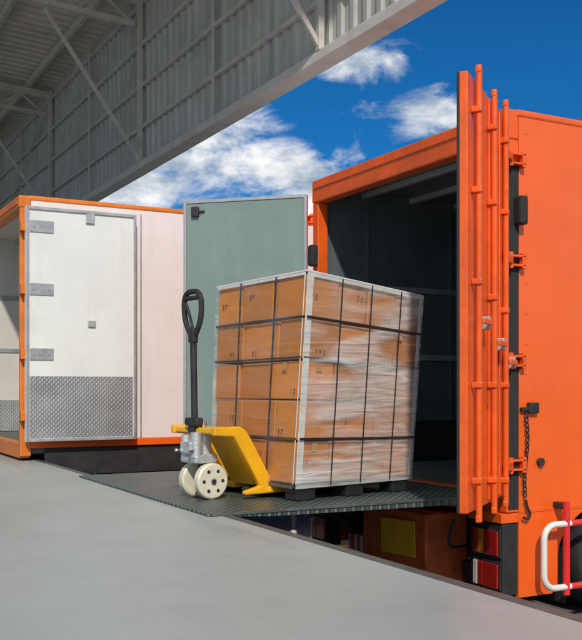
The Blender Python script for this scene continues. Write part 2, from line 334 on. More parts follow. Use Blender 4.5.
# ---- orange truck
ot=empty('box_truck')
N0=3.99;TA=4.59;TB=7.04;ZR=2.41
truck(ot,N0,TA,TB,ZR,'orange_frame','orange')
box('corner_dark_strip',(N0+.012,N0+.094),(TA-.006,TA-.0005),(-.10,ZR-.33),'rubber',ot,bevel=.002)  # plain black strip down the rear corner of the near side
box('corner_skirt_post_far',(N0,N0+.099),(TB-.05,TB),(-.66,-.121),'orange_frame',ot)
DZ0,DZ1=.015,2.30
def make_door(F,side_tag,inner_mat,L=1.17,outer='orange_frame',rods=True):
    hexa(side_tag+'_door_panel',F,(.03,L),(.0,.045),(DZ0,DZ1),outer,ot,bevel=.006)
    hexa(side_tag+'_door_inner_skin',F,(.055,L-.03),(.0452,.050),(DZ0+.03,DZ1-.03),inner_mat,ot,bevel=.002)
    for q,(a,c) in enumerate((((.03,.052),(DZ0,DZ1)),((L-.028,L),(DZ0,DZ1)),((.0525,L-.0285),(DZ0,DZ0+.028)),((.0525,L-.0285),(DZ1-.028,DZ1)))):
        hexa(side_tag+'_door_border_%d'%q,F,a,(.0453,.058),c,'alu' if side_tag=='left' else 'rubber',ot,bevel=.003)
    for q,a in enumerate((.16,.30,.58,.86)):
        hexa(side_tag+'_door_rib_%d'%q,F,(a,a+.05),(-.012,-.0002),(DZ0+.02,DZ1-.02),outer,ot,bevel=.005)
    for q,(a,e) in enumerate(((.30,.05),(.62,.02),(1.0,.04))):
        if not rods: e=-.06
        tube(side_tag+'_lock_rod_%d'%q,[F(a,-.036,DZ0-.05),F(a,-.036,DZ1+.01+e)],.017,outer,ot)
        for z in (.12+.03*q,.68,1.12+.05*q,1.70,2.12):
            hexa(side_tag+'_rod_keeper',F,(a-.028,a+.028),(-.054,-.0004),(z-.016,z+.016),outer,ot,bevel=.006)
        for z in (DZ0-.055,DZ1-.03+e):
            hexa(side_tag+'_cam',F,(a-.020,a+.020),(-.050,-.02),(z,z+.04),outer,ot,bevel=.008)
        hexa(side_tag+'_lock_handle',F,(a-.2,a+.01),(-.070,-.056),(.80+.1*q,.83+.1*q),outer,ot,bevel=.006)
        for z in (.80+.1*q,):
            hexa(side_tag+'_handle_catch',F,(a-.22,a-.17),(-.056,-.0004),(z-.02,z+.05),'galv',ot,bevel=.004)
    for z in (.18,.83,1.455,2.09):
        hexa(side_tag+'_hinge_strap',F,(.0,.24),(-.022,-.0125),(z-.025,z+.025),outer,ot,bevel=.004)
        p=F(0,-.005,z-.05);q=F(0,-.005,z+.05); cyl(side_tag+'_hinge_knuckle',p,q,.018,outer,ot,16)
rightF=doorF(N0-.005,TA-.035,math.atan2(-.72,-.93),-1)
make_door(rightF,'right','greendoor',L=1.10)
leftF=doorF(N0+.0,TB+.02,math.atan2(.78,-.81),1)
make_door(leftF,'left','greendoor',L=1.15,rods=False)
for z in (.18,.83,1.455,2.09):
    for (ya,yb) in ((TA-.045,TA-.0062),(TB+.0005,TB+.045)):
        for dz in (-.036,.022):
            box('hinge_bracket',(N0-.03,N0+.12),(ya,yb),(z+dz,z+dz+.014),'orange_frame',ot,bevel=.004)
        box('hinge_plate',(N0+.095,N0+.125),(ya,yb),(z-.05,z+.05),'orange_frame',ot,bevel=.004)
hexa('left_door_latch',leftF,(1.0,1.07),(.0505,.085),(2.15,2.24),'black',ot,bevel=.01)
hexa('left_door_latch_arm',leftF,(.95,1.06),(.0505,.07),(2.19,2.205),'black',ot,bevel=.004)
box('door_stop_rubber',(N0-.07,N0-.001),(TB-.10,TB-.03),(1.68,1.86),'rubber',ot,bevel=.015)
box('marker_lamp',(N0+.05,N0+.115),(TA-.075,TA-.007),(1.68,1.86),'rubber',ot,bevel=.015)
box('chain_latch',(N0+.16,N0+.24),(TA-.035,TA-.0005),(.50,.57),'black',ot,bevel=.008)
cyl('side_bolt',(N0+.27,TA-.025,.19),(N0+.27,TA-.0005,.19),.026,'black',ot)
box('side_latch_arm',(N0+.10,N0+.17),(TA-.03,TA-.007),(.515,.54),'black',ot,bevel=.006)
for i in range(17):
    z=.49-i*.031; cx=N0+.135+.012*math.sin(i*.35); pts=[]
    for k in range(14):
        a=2*math.pi*k/14; dx=.011*math.cos(a); dz=.021*math.sin(a)
        pts.append((cx+(dx if i%2 else 0),TA-.028+(0 if i%2 else dx),z+dz))
    tube('chain_link_%d'%i,pts,.0042,'black',ot,cyc=True,n=8)
tube('chain_hook',[(N0+.13,TA-.03,-.04),(N0+.14,TA-.03,-.09),(N0+.17,TA-.03,-.13),(N0+.15,TA-.03,-.17),(N0+.11,TA-.03,-.15)],.009,'black',ot,smoothpath=True)
box('side_lower_trim',(N0+.101,N0+5.5),(TA-.004,TA-.0003),(-.125,-.105),'orange_frame',ot,bevel=.001)
for k in range(9):
    x=N0+.16
    cyl('side_rivet_%d'%k,(x,TA-.004,.75+k*.19),(x,TA-.0004,.75+k*.19),.007,'orange_frame',ot,8)
for k in range(1,5):
    box('side_panel_seam_%d'%k,(N0+k*1.15,N0+k*1.15+.03),(TA-.0035,TA-.0003),(-.10,ZR-.06),'orange',ot,bevel=.001)
def lamps(par,n,ta,tb,z0,z1):
    box('lamp_housing',(n,n+.125),(ta-.008,tb+.015),(z0-.02,z1+.02),'black',par,bevel=.01)
    h=(z1-z0)/2
    for k in range(2):
        a=z0+k*h+.012;b=z0+(k+1)*h-.012; w=(tb-ta)
        box('lamp_bezel_%d'%k,(n-.012,n-.0005),(ta,tb),(a,b),'black',par,bevel=.006)
        box('lamp_red_%d'%k,(n-.03,n-.0125),(ta+.01,ta+w*.55),(a+.012,b-.012),'lens',par,bevel=.008)
        box('lamp_amber_%d'%k,(n-.03,n-.0125),(ta+w*.56,ta+w*.78),(a+.012,b-.012),'lensO' if k else 'lens',par,bevel=.008)
        box('lamp_clear_%d'%k,(n-.03,n-.0125),(ta+w*.79,tb-.01),(a+.012,b-.012),'lensW' if not k else 'lens',par,bevel=.008)
lamps(ot,N0-.03,TA+.012,TA+.27,-.62,-.21)
lamps(ot,N0-.03,TB-.30,TB-.052,-.62,-.21)
box('lamp_frame_top',(N0-.04,N0+.10),(TA+.002,TA+.33),(-.185,-.125),'orange_frame',ot)
box('lamp_frame_inner',(N0-.02,N0+.10),(TA+.29,TA+.33),(-.66,-.186),'black',ot)
box('toolbox_body',(3.86,4.22),(5.26,6.05),(-.69,-.20),'redorange',ot,bevel=.012)
box('toolbox_lip',(3.845,3.859),(5.24,6.07),(-.24,-.20),'redorange',ot,bevel=.004)
P=lambda a,b,c:(3.852-b, 5.36+a+.03*(c), -.51+c-.04*a)
hexa('yellow_sign_plate',P,(0,.42),(0,.006),(0,.25),'plate',ot,bevel=.002)
for y in (6.22,6.40):
    beam('lift_arm',(4.35,y,-.42),(3.3,y,-.125),.06,.09,'black',ot)
    cyl('lift_cylinder',(4.4,y+.06,-.58),(3.5,y+.06,-.24),.03,'black',ot)
    cyl('lift_piston',(3.52,y+.06,-.247),(3.3,y+.06,-.13),.018,'chrome',ot)
box('lift_cross_tube',(4.3,4.42),(4.95,6.95),(-.50,-.38),'black',ot,bevel=.02)
box('underrun_bar',(4.12,4.22),(4.95,5.2),(-.66,-.52),'black',ot,bevel=.01)
box('underrun_bar_far',(4.12,4.22),(6.1,6.68),(-.66,-.52),'black',ot,bevel=.01)
for k in range(6):
    box('underrun_stripe_%d'%k,(4.108,4.119),(6.12+k*.09,6.16+k*.09),(-.65,-.53),'red',ot,bevel=.001)
    box('underrun_stripew_%d'%k,(4.108,4.119),(6.165+k*.09,6.205+k*.09),(-.65,-.53),'gwhite',ot,bevel=.001)
tube('hydraulic_hose',[(3.9,5.0,-.2),(3.86,5.02,-.34),(3.95,5.08,-.42),(4.2,5.15,-.40)],.010,'rubber',ot,smoothpath=True)
tube('cable_loop',[(3.9,6.2,-.2),(3.8,6.3,-.45),(3.9,6.45,-.5),(4.0,6.55,-.3)],.01,'rubber',ot,smoothpath=True)
prism('tail_lift_platform',[(1.98,.0),(1.98,-.012),(2.35,-.035),(3.95,-.050),(3.95,.0)],TA+.02,TB+.02,'deck',ot,bevel=.002)
box('platform_side_trim',(2.0,3.94),(TA+.012,TA+.0195),(-.012,.003),'edge',ot,bevel=.001)
for y in (5.0,5.8,6.6): box('platform_stringer',(2.7,3.9),(y,y+.06),(-.09,-.051),'black',ot)
gy=TA-.10
def arc(cx,cz,r,a0,a1,k=7): return [(cx+r*math.cos(R(a0+(a1-a0)*i/k)),gy,cz+r*math.sin(R(a0+(a1-a0)*i/k))) for i in range(k+1)]
n_0=N0+.215; zt=-.20; zb=-.60; rr=.09
path=[(n_0+.22,gy,zt)]+arc(n_0+rr,zt-rr,rr,90,180)+arc(n_0+rr,zb+rr,rr,180,270)+[(n_0+.22,gy,zb)]
tube('guard_loop_white',path,.021,'gwhite',ot)
k=0; x=n_0+.22
while x<N0+5:
    for z in (zt,zb): cyl('guard_rail_%d'%k,(x,gy,z),(x+.22,gy,z),.021,'red' if k%2==0 else 'gwhite',ot)
    x+=.22;k+=1
for x in (n_0+.17,n_0+1.7,n_0+3.0):
    cyl('guard_post',(x+.02,gy,zb-.05),(x+.02,gy,zt+.14),.022,'red',ot)
    box('guard_post_arm',(x,x+.05),(gy+.014,gy+.16),(zt+.09,zt+.13),'black',ot)

# ---- white truck
wt=empty('box_truck')
W0=1.92;WA=8.785;WB=11.2
M['lightint']=mat('pale_interior_panel',(.60,.59,.54),.6,var=.06,dirt=.3,dirtcol=(.4,.38,.33))
truck(wt,W0,WA,WB,2.41,'amberframe','pinkwhite',length=7.2,flz=.15,skirt=False,inter='lightint',kick='chq',hdr=.11,pw=.05)
for nm,a,b in (('side_bottom_rail',WA-.012,WA+.05),('side_bottom_rail_far',WB-.05,WB+.012)):
    box(nm,(W0+.10,W0+7.2),(a,b),(.10,.169),'orange',wt,bevel=.006)
box('side_lower_black',(DE+.03,W0+7.2),(WA+.02,WA+.05),(-.16,.099),'black',wt)
d0,d1=WA-.095,WA-.045
zA,zB=.165,2.30
DL=1.07
box('open_door_panel',(W0+.03,W0+DL),(d0,d1),(zA,zB),'white',wt,bevel=.006)
for q,(x,z) in enumerate((((W0+.03,W0+.058),(zA,zB)),((W0+DL-.028,W0+DL),(zA,zB)),((W0+.059,W0+DL-.029),(zA,zA+.03)),((W0+.059,W0+DL-.029),(zB-.03,zB)))):
    box('open_door_seal_%d'%q,x,(d0-.014,d0-.0005),z,'alu' if q<2 else 'galv',wt,bevel=.004)
box('open_door_kick_plate',(W0+.065,W0+DL-.035),(d0-.005,d0-.0005),(zA+.035,.76),'chq',wt,bevel=.001)
for z in (.96,1.55,2.12):
    box('open_door_hinge_leaf',(W0+.065,W0+.28),(d0-.010,d0-.0006),(z-.055,z+.055),'alu',wt,bevel=.004)
    for k in range(3): cyl('rivet',(W0+.10+k*.07,d0-.016,z),(W0+.10+k*.07,d0-.0105,z),.009,'alu',wt,8)
box('open_door_latch',(W0+.60,W0+.67),(d0-.02,d0-.0006),(1.22,1.28),'galv',wt,bevel=.005)
box('open_door_top_catch',(W0+.58,W0+.66),(d0-.02,d0-.0006),(2.18,2.27),'galv',wt,bevel=.005)
for z in (.4,.96,1.55,2.12):
    box('corner_hinge',(W0-.010,W0+.05),(d0+.01,WA-.0005),(z-.045,z+.045),'amberframe',wt,bevel=.006)
box('door_gasket_line',(W0+1.14,W0+1.155),(WA-.012,WA-.0005),(.18,2.33),'alu',wt,bevel=.003)
lamps(wt,DE+.1,WA+.05,WA+.3,-.62,-.25)
box('rear_bumper',(DE+.12,DE+.22),(WA+.35,WB-.1),(-.62,-.48),'black',wt,bevel=.01)
box('battery_box',(W0+2.0,W0+2.9),(WA+.08,WA+.5),(-.55,-.17),'black',wt,bevel=.02)
tube('side_guard',[(W0+.7,WA+.0,-.15),(W0+.7,WA+.0,-.4),(W0+.75,WA+.0,-.45),(W0+3.5,WA+.0,-.45)],.022,'black',wt)

# ---------------------------------------------------------------- load
ld=empty('pallet_of_cardboard_boxes')
B=[Vector((2.635,4.862,.10)),Vector((3.555,5.022,.10)),Vector((2.504,5.749,.10)),Vector((3.42,5.909,.10))]
T=[Vector((2.700,4.828,1.338)),Vector((3.625,4.990,1.245)),Vector((2.535,5.72,1.315)),Vector((3.46,5.875,1.25))]
def LF(a,b,c):
    p=(B[0]*(1-a)+B[1]*a)*(1-b)+(B[2]*(1-a)+B[3]*a)*b
    q=(T[0]*(1-a)+T[1]*a)*(1-b)+(T[2]*(1-a)+T[3]*a)*b
    return p*(1-c)+q*c
LFt=lambda a,b,c:tuple(LF(a,b,c))
rows=[0,.205,.40,.59,.79,1.0]
vs=[];fs=[]
cols=[([0,.27,.52,.77,1],[0,.34,.70,1]),([0,.30,.64,1],[0,.26,.66,1])]
for r in range(5):
    xa,yb=cols[r%2]
    for i in range(len(xa)-1):
        for j in range(len(yb)-1):
            g=.005; jy=random.uniform(-.010,.008); jx=random.uniform(-.008,.008); jz=random.uniform(0,.007)
            a=(xa[i]+g+(jx if i==0 else 0),xa[i+1]-g); b=(yb[j]+g+(jy if j==0 else 0),yb[j+1]-g); c=(rows[r]+.003,rows[r+1]-.003-jz)
            o=len(vs); vs+=[LFt(x,y,z) for x in a for y in b for z in c]; fs+=[tuple(q+o for q in f) for f in HF]
addm('cartons',vs,fs,'carton',ld,bevel=.007)
def RFc(off): return lambda a,d,c:tuple(LF(a,0,c)+Vector((.17,-.985,0))*(off+d))
def LFc(off): return lambda b,d,c:tuple(LF(0,b,c)+Vector((-.985,-.17,0))*(off+d))
patches={'ink':[], 'tape':[], 'label':[]}
def face_patch(which,a,c,m,off=.0085,th=.0008):
    F=RFc(off) if which=='R' else LFc(off)
    patches[m].append([F(x,y,z) for x in a for y in (0,th) for z in c])
for r in range(5):
    xa,yb=cols[r%2]; c1=rows[r+1]; c0=rows[r]
    for which,ed in (('R',xa),('L',yb)):
        for i in range(len(ed)-1):
            m0=(ed[i]+ed[i+1])/2; w=ed[i+1]-ed[i]
            if random.random()<.35: face_patch(which,(m0-.024,m0+.024),(c1-.050,c1-.012),'tape')
            if random.random()<.6:
                x=ed[i]+w*random.choice((.12,.30,.58)); z=c0+random.choice((.03,.09,.12))
                for k in range(random.choice((2,3))):
                    xx=x+k*.034; s=.021; kk=(k+r)%3
                    if kk==0:
                        face_patch(which,(xx+s*.4,xx+s*.6),(z,z+.018),'ink'); face_patch(which,(xx+s*.1,xx+s*.9),(z+.0185,z+.022),'ink')
                    elif kk==1:
                        face_patch(which,(xx+s*.1,xx+s*.9),(z+.013,z+.022),'ink'); face_patch(which,(xx+s*.45,xx+s*.55),(z,z+.0128),'ink')
                    else:
                        face_patch(which,(xx,xx+s),(z,z+.004),'ink'); face_patch(which,(xx+s*.2,xx+s*.8),(z+.008,z+.022),'ink')
for m,l in patches.items():
    vs=[];fs=[]
    for q in l:
        o=len(vs); vs+=q; fs+=[tuple(i+o for i in f) for f in HF]
    if vs: addm({'ink':'carton_print','tape':'carton_tape','label':'shipping_labels'}[m],vs,fs,m,ld)
def strap_h(c,w=.012,o=.012):
    for F in (RFc(o),LFc(.012),lambda a,d,c:tuple(LF(a,1,c)+Vector((-.17,.985,0))*(.01+d)),lambda a,d,c:tuple(LF(1,a,c)+Vector((.985,.17,0))*(.01+d))):
        hexa('strap_h',F,(-.002,1.002),(0,.003),(c-w/2,c+w/2),'strap',ld,bevel=0)
for c in (.79,.215): strap_h(c,.011,.0235)
strap_h(.60,.008)
for a in (.27,.525,.79): hexa('strap_v',RFc(.0235+.0035),(a-.004,a+.004),(0,.002),(-.01,1.0),'strap',ld,bevel=0)
for b in (.30,.70): hexa('strap_v',LFc(.0155),(b-.008,b+.008),(0,.003),(-.01,1.0),'strap',ld,bevel=0)
hexa('edge_board_near_r',RFc(.010),(-.006,.045),(0,.004),(0,1),'prot',ld,bevel=.002)
hexa('edge_board_near_l',LFc(.010),(0,.010),(0,.004),(0,1),'prot',ld,bevel=.002)
hexa('edge_board_right',RFc(.010),(.975,1.004),(0,.004),(0,1),'prot',ld,bevel=.002)
hexa('top_sheet',LFt,(-.012,1.012),(-.015,1.012),(1.001,1.010),'prot',ld,bevel=.002)
hexa('top_edge_r',RFc(.010),(.0455,.9745),(0,.004),(.982,1.0),'prot',ld,bevel=.002)
hexa('top_edge_l',LFc(.010),(.0105,1),(0,.004),(.986,1.0),'prot',ld,bevel=.002)
def film(name,dens,ang=20,gl_f=.06,line=1.0):
    m=bpy.data.materials.new(name); m.use_nodes=True; nt=m.node_tree; L=nt.links.new; nt.nodes.clear()
    out=nd(nt,'ShaderNodeOutputMaterial'); tc=nd(nt,'ShaderNodeTexCoord')
    mp=nd(nt,'ShaderNodeMapping'); mp.inputs['Rotation'].default_value=(0,R(ang),0); mp.inputs['Scale'].default_value=(1.0,1.0,3.0)
    mp2=nd(nt,'ShaderNodeMapping'); mp2.inputs['Rotation'].default_value=(0,R(-30),0); mp2.inputs['Scale'].default_value=(1.0,1.0,12)
    L(tc.outputs['Object'],mp.inputs[0]); L(tc.outputs['Object'],mp2.inputs[0])
    n1=nd(nt,'ShaderNodeTexNoise'); n1.inputs['Scale'].default_value=1.5; n1.inputs['Detail'].default_value=3; n1.inputs['Roughness'].default_value=.5; n1.inputs['Distortion'].default_value=.8; L(mp.outputs[0],n1.inputs['Vector'])
    n2=nd(nt,'ShaderNodeTexNoise'); n2.inputs['Scale'].default_value=1.7; n2.inputs['Detail'].default_value=2; n2.inputs['Distortion'].default_value=1.0; L(mp2.outputs[0],n2.inputs['Vector'])
    r1=nd(nt,'ShaderNodeMapRange',interpolation_type='SMOOTHSTEP'); r1.inputs['From Min'].default_value=.38; r1.inputs['From Max'].default_value=.68; r1.inputs['To Min'].default_value=dens*.25; r1.inputs['To Max'].default_value=dens*1.6; L(n1.outputs['Fac'],r1.inputs[0])
    r2=nd(nt,'ShaderNodeMapRange'); r2.inputs['From Min'].default_value=.58; r2.inputs['From Max'].default_value=.72; r2.inputs['To Min'].default_value=0; r2.inputs['To Max'].default_value=dens*line; L(n2.outputs['Fac'],r2.inputs[0])
    ad=nd(nt,'ShaderNodeMath',operation='ADD',use_clamp=True); L(r1.outputs[0],ad.inputs[0]); L(r2.outputs[0],ad.inputs[1])
    tr=nd(nt,'ShaderNodeBsdfTransparent'); pb=nd(nt,'ShaderNodeBsdfPrincipled'); pb.inputs['Base Color'].default_value=(.86,.85,.84,1); pb.inputs['Roughness'].default_value=.20
    bp=nd(nt,'ShaderNodeBump'); bp.inputs['Strength'].default_value=.8; bp.inputs['Distance'].default_value=.02
    a2=nd(nt,'ShaderNodeMath',operation='ADD'); L(n1.outputs['Fac'],a2.inputs[0]); L(n2.outputs['Fac'],a2.inputs[1]); L(a2.outputs[0],bp.inputs['Height'])
    L(bp.outputs[0],pb.inputs['Normal'])
    mx=nd(nt,'ShaderNodeMixShader'); L(ad.outputs[0],mx.inputs[0]); L(tr.outputs[0],mx.inputs[1]); L(pb.outputs[0],mx.inputs[2])
    gl=nd(nt,'ShaderNodeBsdfGlossy'); gl.inputs['Roughness'].default_value=.12; L(bp.outputs[0],gl.inputs['Normal'])
    m2=nd(nt,'ShaderNodeMixShader'); m2.inputs[0].default_value=gl_f; L(mx.outputs[0],m2.inputs[1]); L(gl.outputs[0],m2.inputs[2])
    L(m2.outputs[0],out.inputs['Surface'])
    return m
M['filmR']=film('stretch_film_dense',.33,gl_f=.08,line=1.1); M['filmL']=film('stretch_film_thin',.05,gl_f=.05)
def film_sheet(name,fn,m):
    N=26;vs=[];fs=[]
    for i in range(N+1):
        for j in range(N+1):
            a=i/N;c=j/N; o=.0195+random.uniform(-.0006,.0014)
            vs.append(fn(a,o,-.02+1.025*c))
    for i in range(N):
        for j in range(N): fs.append((i*(N+1)+j,(i+1)*(N+1)+j,(i+1)*(N+1)+j+1,i*(N+1)+j+1))
    addm(name,vs,fs,m,ld,smooth=True)
film_sheet('stretch_film_front',lambda a,o,c:tuple(LF(a*1.02-.01,0,c)+Vector((.17,-.985,0))*o),'filmR')
film_sheet('stretch_film_side',lambda a,o,c:tuple(LF(0,a*1.02-.01,c)+Vector((-.985,-.17,0))*o),'filmL')
film_sheet('stretch_film_back',lambda a,o,c:tuple(LF(a*1.02-.01,1,c)+Vector((-.17,.985,0))*o),'filmR')
film_sheet('stretch_film_end',lambda a,o,c:tuple(LF(1,a*1.02-.01,c)+Vector((.985,.17,0))*o),'filmR')
PF=lambda a,b,z:(lambda p:(p.x,p.y,z))(LF(a,b,0))
hexa('pallet_deck',PF,(-.01,1.01),(-.01,1.01),(.076,.099),'plastic',ld)
for i,a in enumerate((.02,.43,.84)):
    for j,b in enumerate((.0,.43,.86)):
        hexa('pallet_foot_%d%d'%(i,j),PF,(a,a+.15),(b,b+.14),(.0015,.0755),'plastic',ld,bevel=.008)

# ---------------------------------------------------------------- pallet jack
pj=empty('pallet_jack')
O=Vector((2.245,5.30,0)); f=Vector((.985,.17,0)); s=Vector((-.17,.985,0))
JF=lambda x,y,z:tuple(O+f*x+s*y+Vector((0,0,z)))
for sg in (-1,1):
    yc=.19*sg
    hexa('fork',JF,(.30,1.24),(yc-.075,yc+.075),(.030,.072),'yellow',pj,bevel=.012)
    prism('side_frame',[(-.08,.435),(.10,.435),(.14,.415),(.175,.37),(.34,.10),(.37,.078),(.46,.074),(.46,.028),(.14,.028),(.14,.05),(.25,.075),(.06,.375),(-.08,.385)],yc+.015*sg,yc+.055*sg,'yellow',pj,F=JF,bevel=.008)
    cyl('fork_roller',JF(1.12,yc-.04,.0385),JF(1.12,yc+.04,.0385),.037,'cream',pj)
hexa('head_top_plate',JF,(-.07,.11),(-.2,.2),(.392,.428),'yellow',pj,bevel=.01)
addm('front_panel',[JF(.10,-.12,.39),JF(.10,.12,.39),JF(.29,.12,.07),JF(.29,-.12,.07),JF(.115,-.12,.395),JF(.115,.12,.395),JF(.31,.12,.075),JF(.31,-.12,.075)],[(0,1,2,3),(4,5,6,7),(0,1,5,4),(2,3,7,6),(0,3,7,4),(1,2,6,5)],'yellow',pj)
hexa('pump_base',JF,(-.11,.05),(-.09,.09),(.215,.27),'castalu',pj,bevel=.015)
cyl('pump_cylinder',JF(.0,0,.27),JF(.0,0,.391),.05,'castalu',pj)
cyl('pump_piston',JF(.0,0,.15),JF(.0,0,.46),.022,'chrome',pj)
cyl('pump_reservoir',JF(-.085,-.055,.25),JF(-.085,-.055,.40),.035,'castalu',pj)
cyl('pump_reservoir_b',JF(-.085,.055,.25),JF(-.085,.055,.38),.03,'castalu',pj)
hexa('pump_block',JF,(-.13,-.03),(-.06,.06),(.27,.345),'castalu',pj,bevel=.012)
cyl('pump_roller',JF(-.07,-.03,.415),JF(-.07,.03,.415),.024,'black',pj)
for a,b in ((-.1,-.075),(-.1,.075)):
    cyl('bolt',JF(a-.02,b,.29),JF(a-.05,b,.29),.010,'chrome',pj,8)
cyl('steer_post',JF(0,0,.10),JF(0,0,.215),.03,'black',pj)
cyl('wheel_axle',JF(0,-.125,.107),JF(0,.125,.107),.014,'black',pj)
hexa('axle_yoke',JF,(-.03,.03),(-.03,.03),(.08,.15),'black',pj,bevel=.01)
for sg in (-1,1):
    y=.085*sg
    lathe('steer_wheel',[(-.027,.045),(-.027,.082),(-.027,.098),(-.019,.107),(.019,.107),(.027,.098),(.027,.082),(.027,.045)],JF(0,y,.1085),tuple(s),'cream',pj,48)
    lathe('wheel_hub',[(-.030,.0),(-.030,.022),(-.022,.024),(-.014,.046),(.014,.046),(.022,.024),(.030,.022),(.030,0)],JF(0,y,.1085),tuple(s),'castalu',pj,32)
    for k in range(6):
        a=k*math.pi/3; c=Vector(JF(0,y+.0275*sg,.1085))+f*.066*math.cos(a)+Vector((0,0,.066*math.sin(a)))
        cyl('wheel_recess',c,c+s*.0015*sg,.011,'rubber',pj,12)
hexa('handle_yoke',JF,(-.095,-.035),(-.065,.065),(.435,.485),'black',pj,bevel=.012)
hx=lambda z:-.06-.02*(z-.45)
tube('handle_shaft',[JF(hx(.45),0,.45),JF(hx(.99),0,.99)],.021,'black',pj)
loop=[JF(hx(z),y,z) for y,z in ((.0,.965),(.035,.99),(.085,1.06),(.098,1.14),(.092,1.20),(.06,1.235),(0,1.24),(-.06,1.235),(-.092,1.20),(-.098,1.14),(-.085,1.06),(-.035,.99))]
tube('handle_loop',loop,.0165,'rubber',pj,cyc=True,smoothpath=True)
tube('handle_grip_bar',[JF(hx(1.2),-.085,1.20),JF(hx(1.2),.085,1.20)],.014,'rubber',pj)
tube('release_lever',[JF(hx(1.0),0,1.0),JF(hx(1.08)-.01,.01,1.09),JF(hx(1.15)-.03,.03,1.17)],.009,'black',pj,smoothpath=True)
hexa('handle_collar',JF,(hx(.98)-.022,hx(.98)+.022),(-.03,.03),(.93,1.02),'black',pj,bevel=.012)
tube('release_chain',[JF(hx(.98)+.02,0,.96),JF(hx(.7)+.028,0,.7),JF(-.03,.01,.47),JF(-.02,.01,.42)],.004,'galv',pj)

# ---------------------------------------------------------------- person behind the load, between the trucks
pe=empty('person')
px,py=4.61,8.31
face=Vector((-.62,-.78,0)); sd=Vector((-face.y,face.x,0))
def Pp(a,b,z): return Vector((px,py,ZG))+sd*a+face*b+Vector((0,0,z))
V=[];E=[];Rr=[]
def v(a,b,z,r,par=None,ry=None):
    V.append(Pp(a,b,z)); Rr.append((r,ry or r)); i=len(V)-1
    if par is not None: E.append((par,i))
    return i
pel=v(0,0,.93,.125,None,.10); wa=v(0,0,1.08,.115,pel,.09); ch=v(0,.01,1.27,.135,wa,.10); up=v(0,0,1.38,.11,ch,.085); nk=v(0,0,1.455,.052,up); hd=v(0,.01,1.52,.05,nk)
for sg in (-1,1):
    hip=v(.09*sg,0,.86,.085,pel); kn=v(.105*sg,.03,.48,.06,hip); cf=v(.11*sg,.0,.34,.055,kn); an=v(.115*sg,-.01,.09,.042,cf)
    sh=v(.17*sg,0,1.385,.055,up); el=v(.225*sg,-.02,1.10,.04,sh); wr=v(.235*sg,.06,.86,.026,el); pm=v(.235*sg,.075,.80,.030,wr,.018)
    for k,(o,l) in enumerate(((-.028,.065),(-.010,.075),(.009,.07),(.027,.055))):
        k1=v(.235*sg,.075+o,.765,.0095,pm); k2=v(.230*sg,.075+o,.765-l*.55,.0088,k1); v(.220*sg,.078+o,.765-l,.0075,k2)
    th=v(.225*sg,.108,.80,.0105,pm); v(.218*sg,.122,.765,.009,th)
me=bpy.data.meshes.new('body'); me.from_pydata([tuple(x) for x in V],E,[]); bo=bpy.data.objects.new('body',me); COL.objects.link(bo)
sk=bo.modifiers.new('skin','SKIN'); sb=bo.modifiers.new('sub','SUBSURF'); sb.levels=2; sb.render_levels=2
for i,sv in enumerate(me.skin_vertices[0].data): sv.radius=Rr[i]; sv.use_root=(i==0)
dg=bpy.context.evaluated_depsgraph_get(); bm_=bpy.data.meshes.new_from_object(bo.evaluated_get(dg)); bpy.data.objects.remove(bo)
bo=bpy.data.objects.new('body',bm_); COL.objects.link(bo); bo.parent=pe
bm_.materials.clear()
for k in ('shirt','trouser','skin'): bm_.materials.append(M[k])
for p in bm_.polygons:
    c=p.center; z=c.z-ZG; lat=abs((Vector(c)-Vector((px,py,c.z))).dot(sd)); p.use_smooth=True
    p.material_index = 2 if (z>1.44 or (lat>.17 and z<.89)) else (1 if z<.98 and lat<.19 else 0)
bm=bmesh.new(); bmesh.ops.create_uvsphere(bm,u_segments=32,v_segments=24,radius=1)
for q in bm.verts:
    x,y,z=q.co; w=.075*(1-.22*max(0,-z)**1.5); d=.095*(1-.12*max(0,-z)); 
    yy=y*d; zz=z*.118
    if y>0:
        yy+= .022*math.exp(-((x/.18)**2+((z+.12)/.16)**2))
        yy-= .010*math.exp(-(((abs(x)-.38)/.16)**2+((z-.10)/.12)**2))
        yy+= .007*math.exp(-((x/.35)**2+((z+.48)/.07)**2))
    q.co=Pp(x*w,.02+yy,1.605+zz)
mh=bpy.data.meshes.new('head'); bm.to_mesh(mh); bm.free(); ho=bpy.data.objects.new('head',mh); COL.objects.link(ho); ho.parent=pe
for k in ('skin','hair'): mh.materials.append(M[k])
for p in mh.polygons:
    p.use_smooth=True; c=Vector(p.center)-Pp(0,.02,1.605); 
    if c.z>.055 or (c.dot(face)<-.005 and c.z>-.05): p.material_index=1
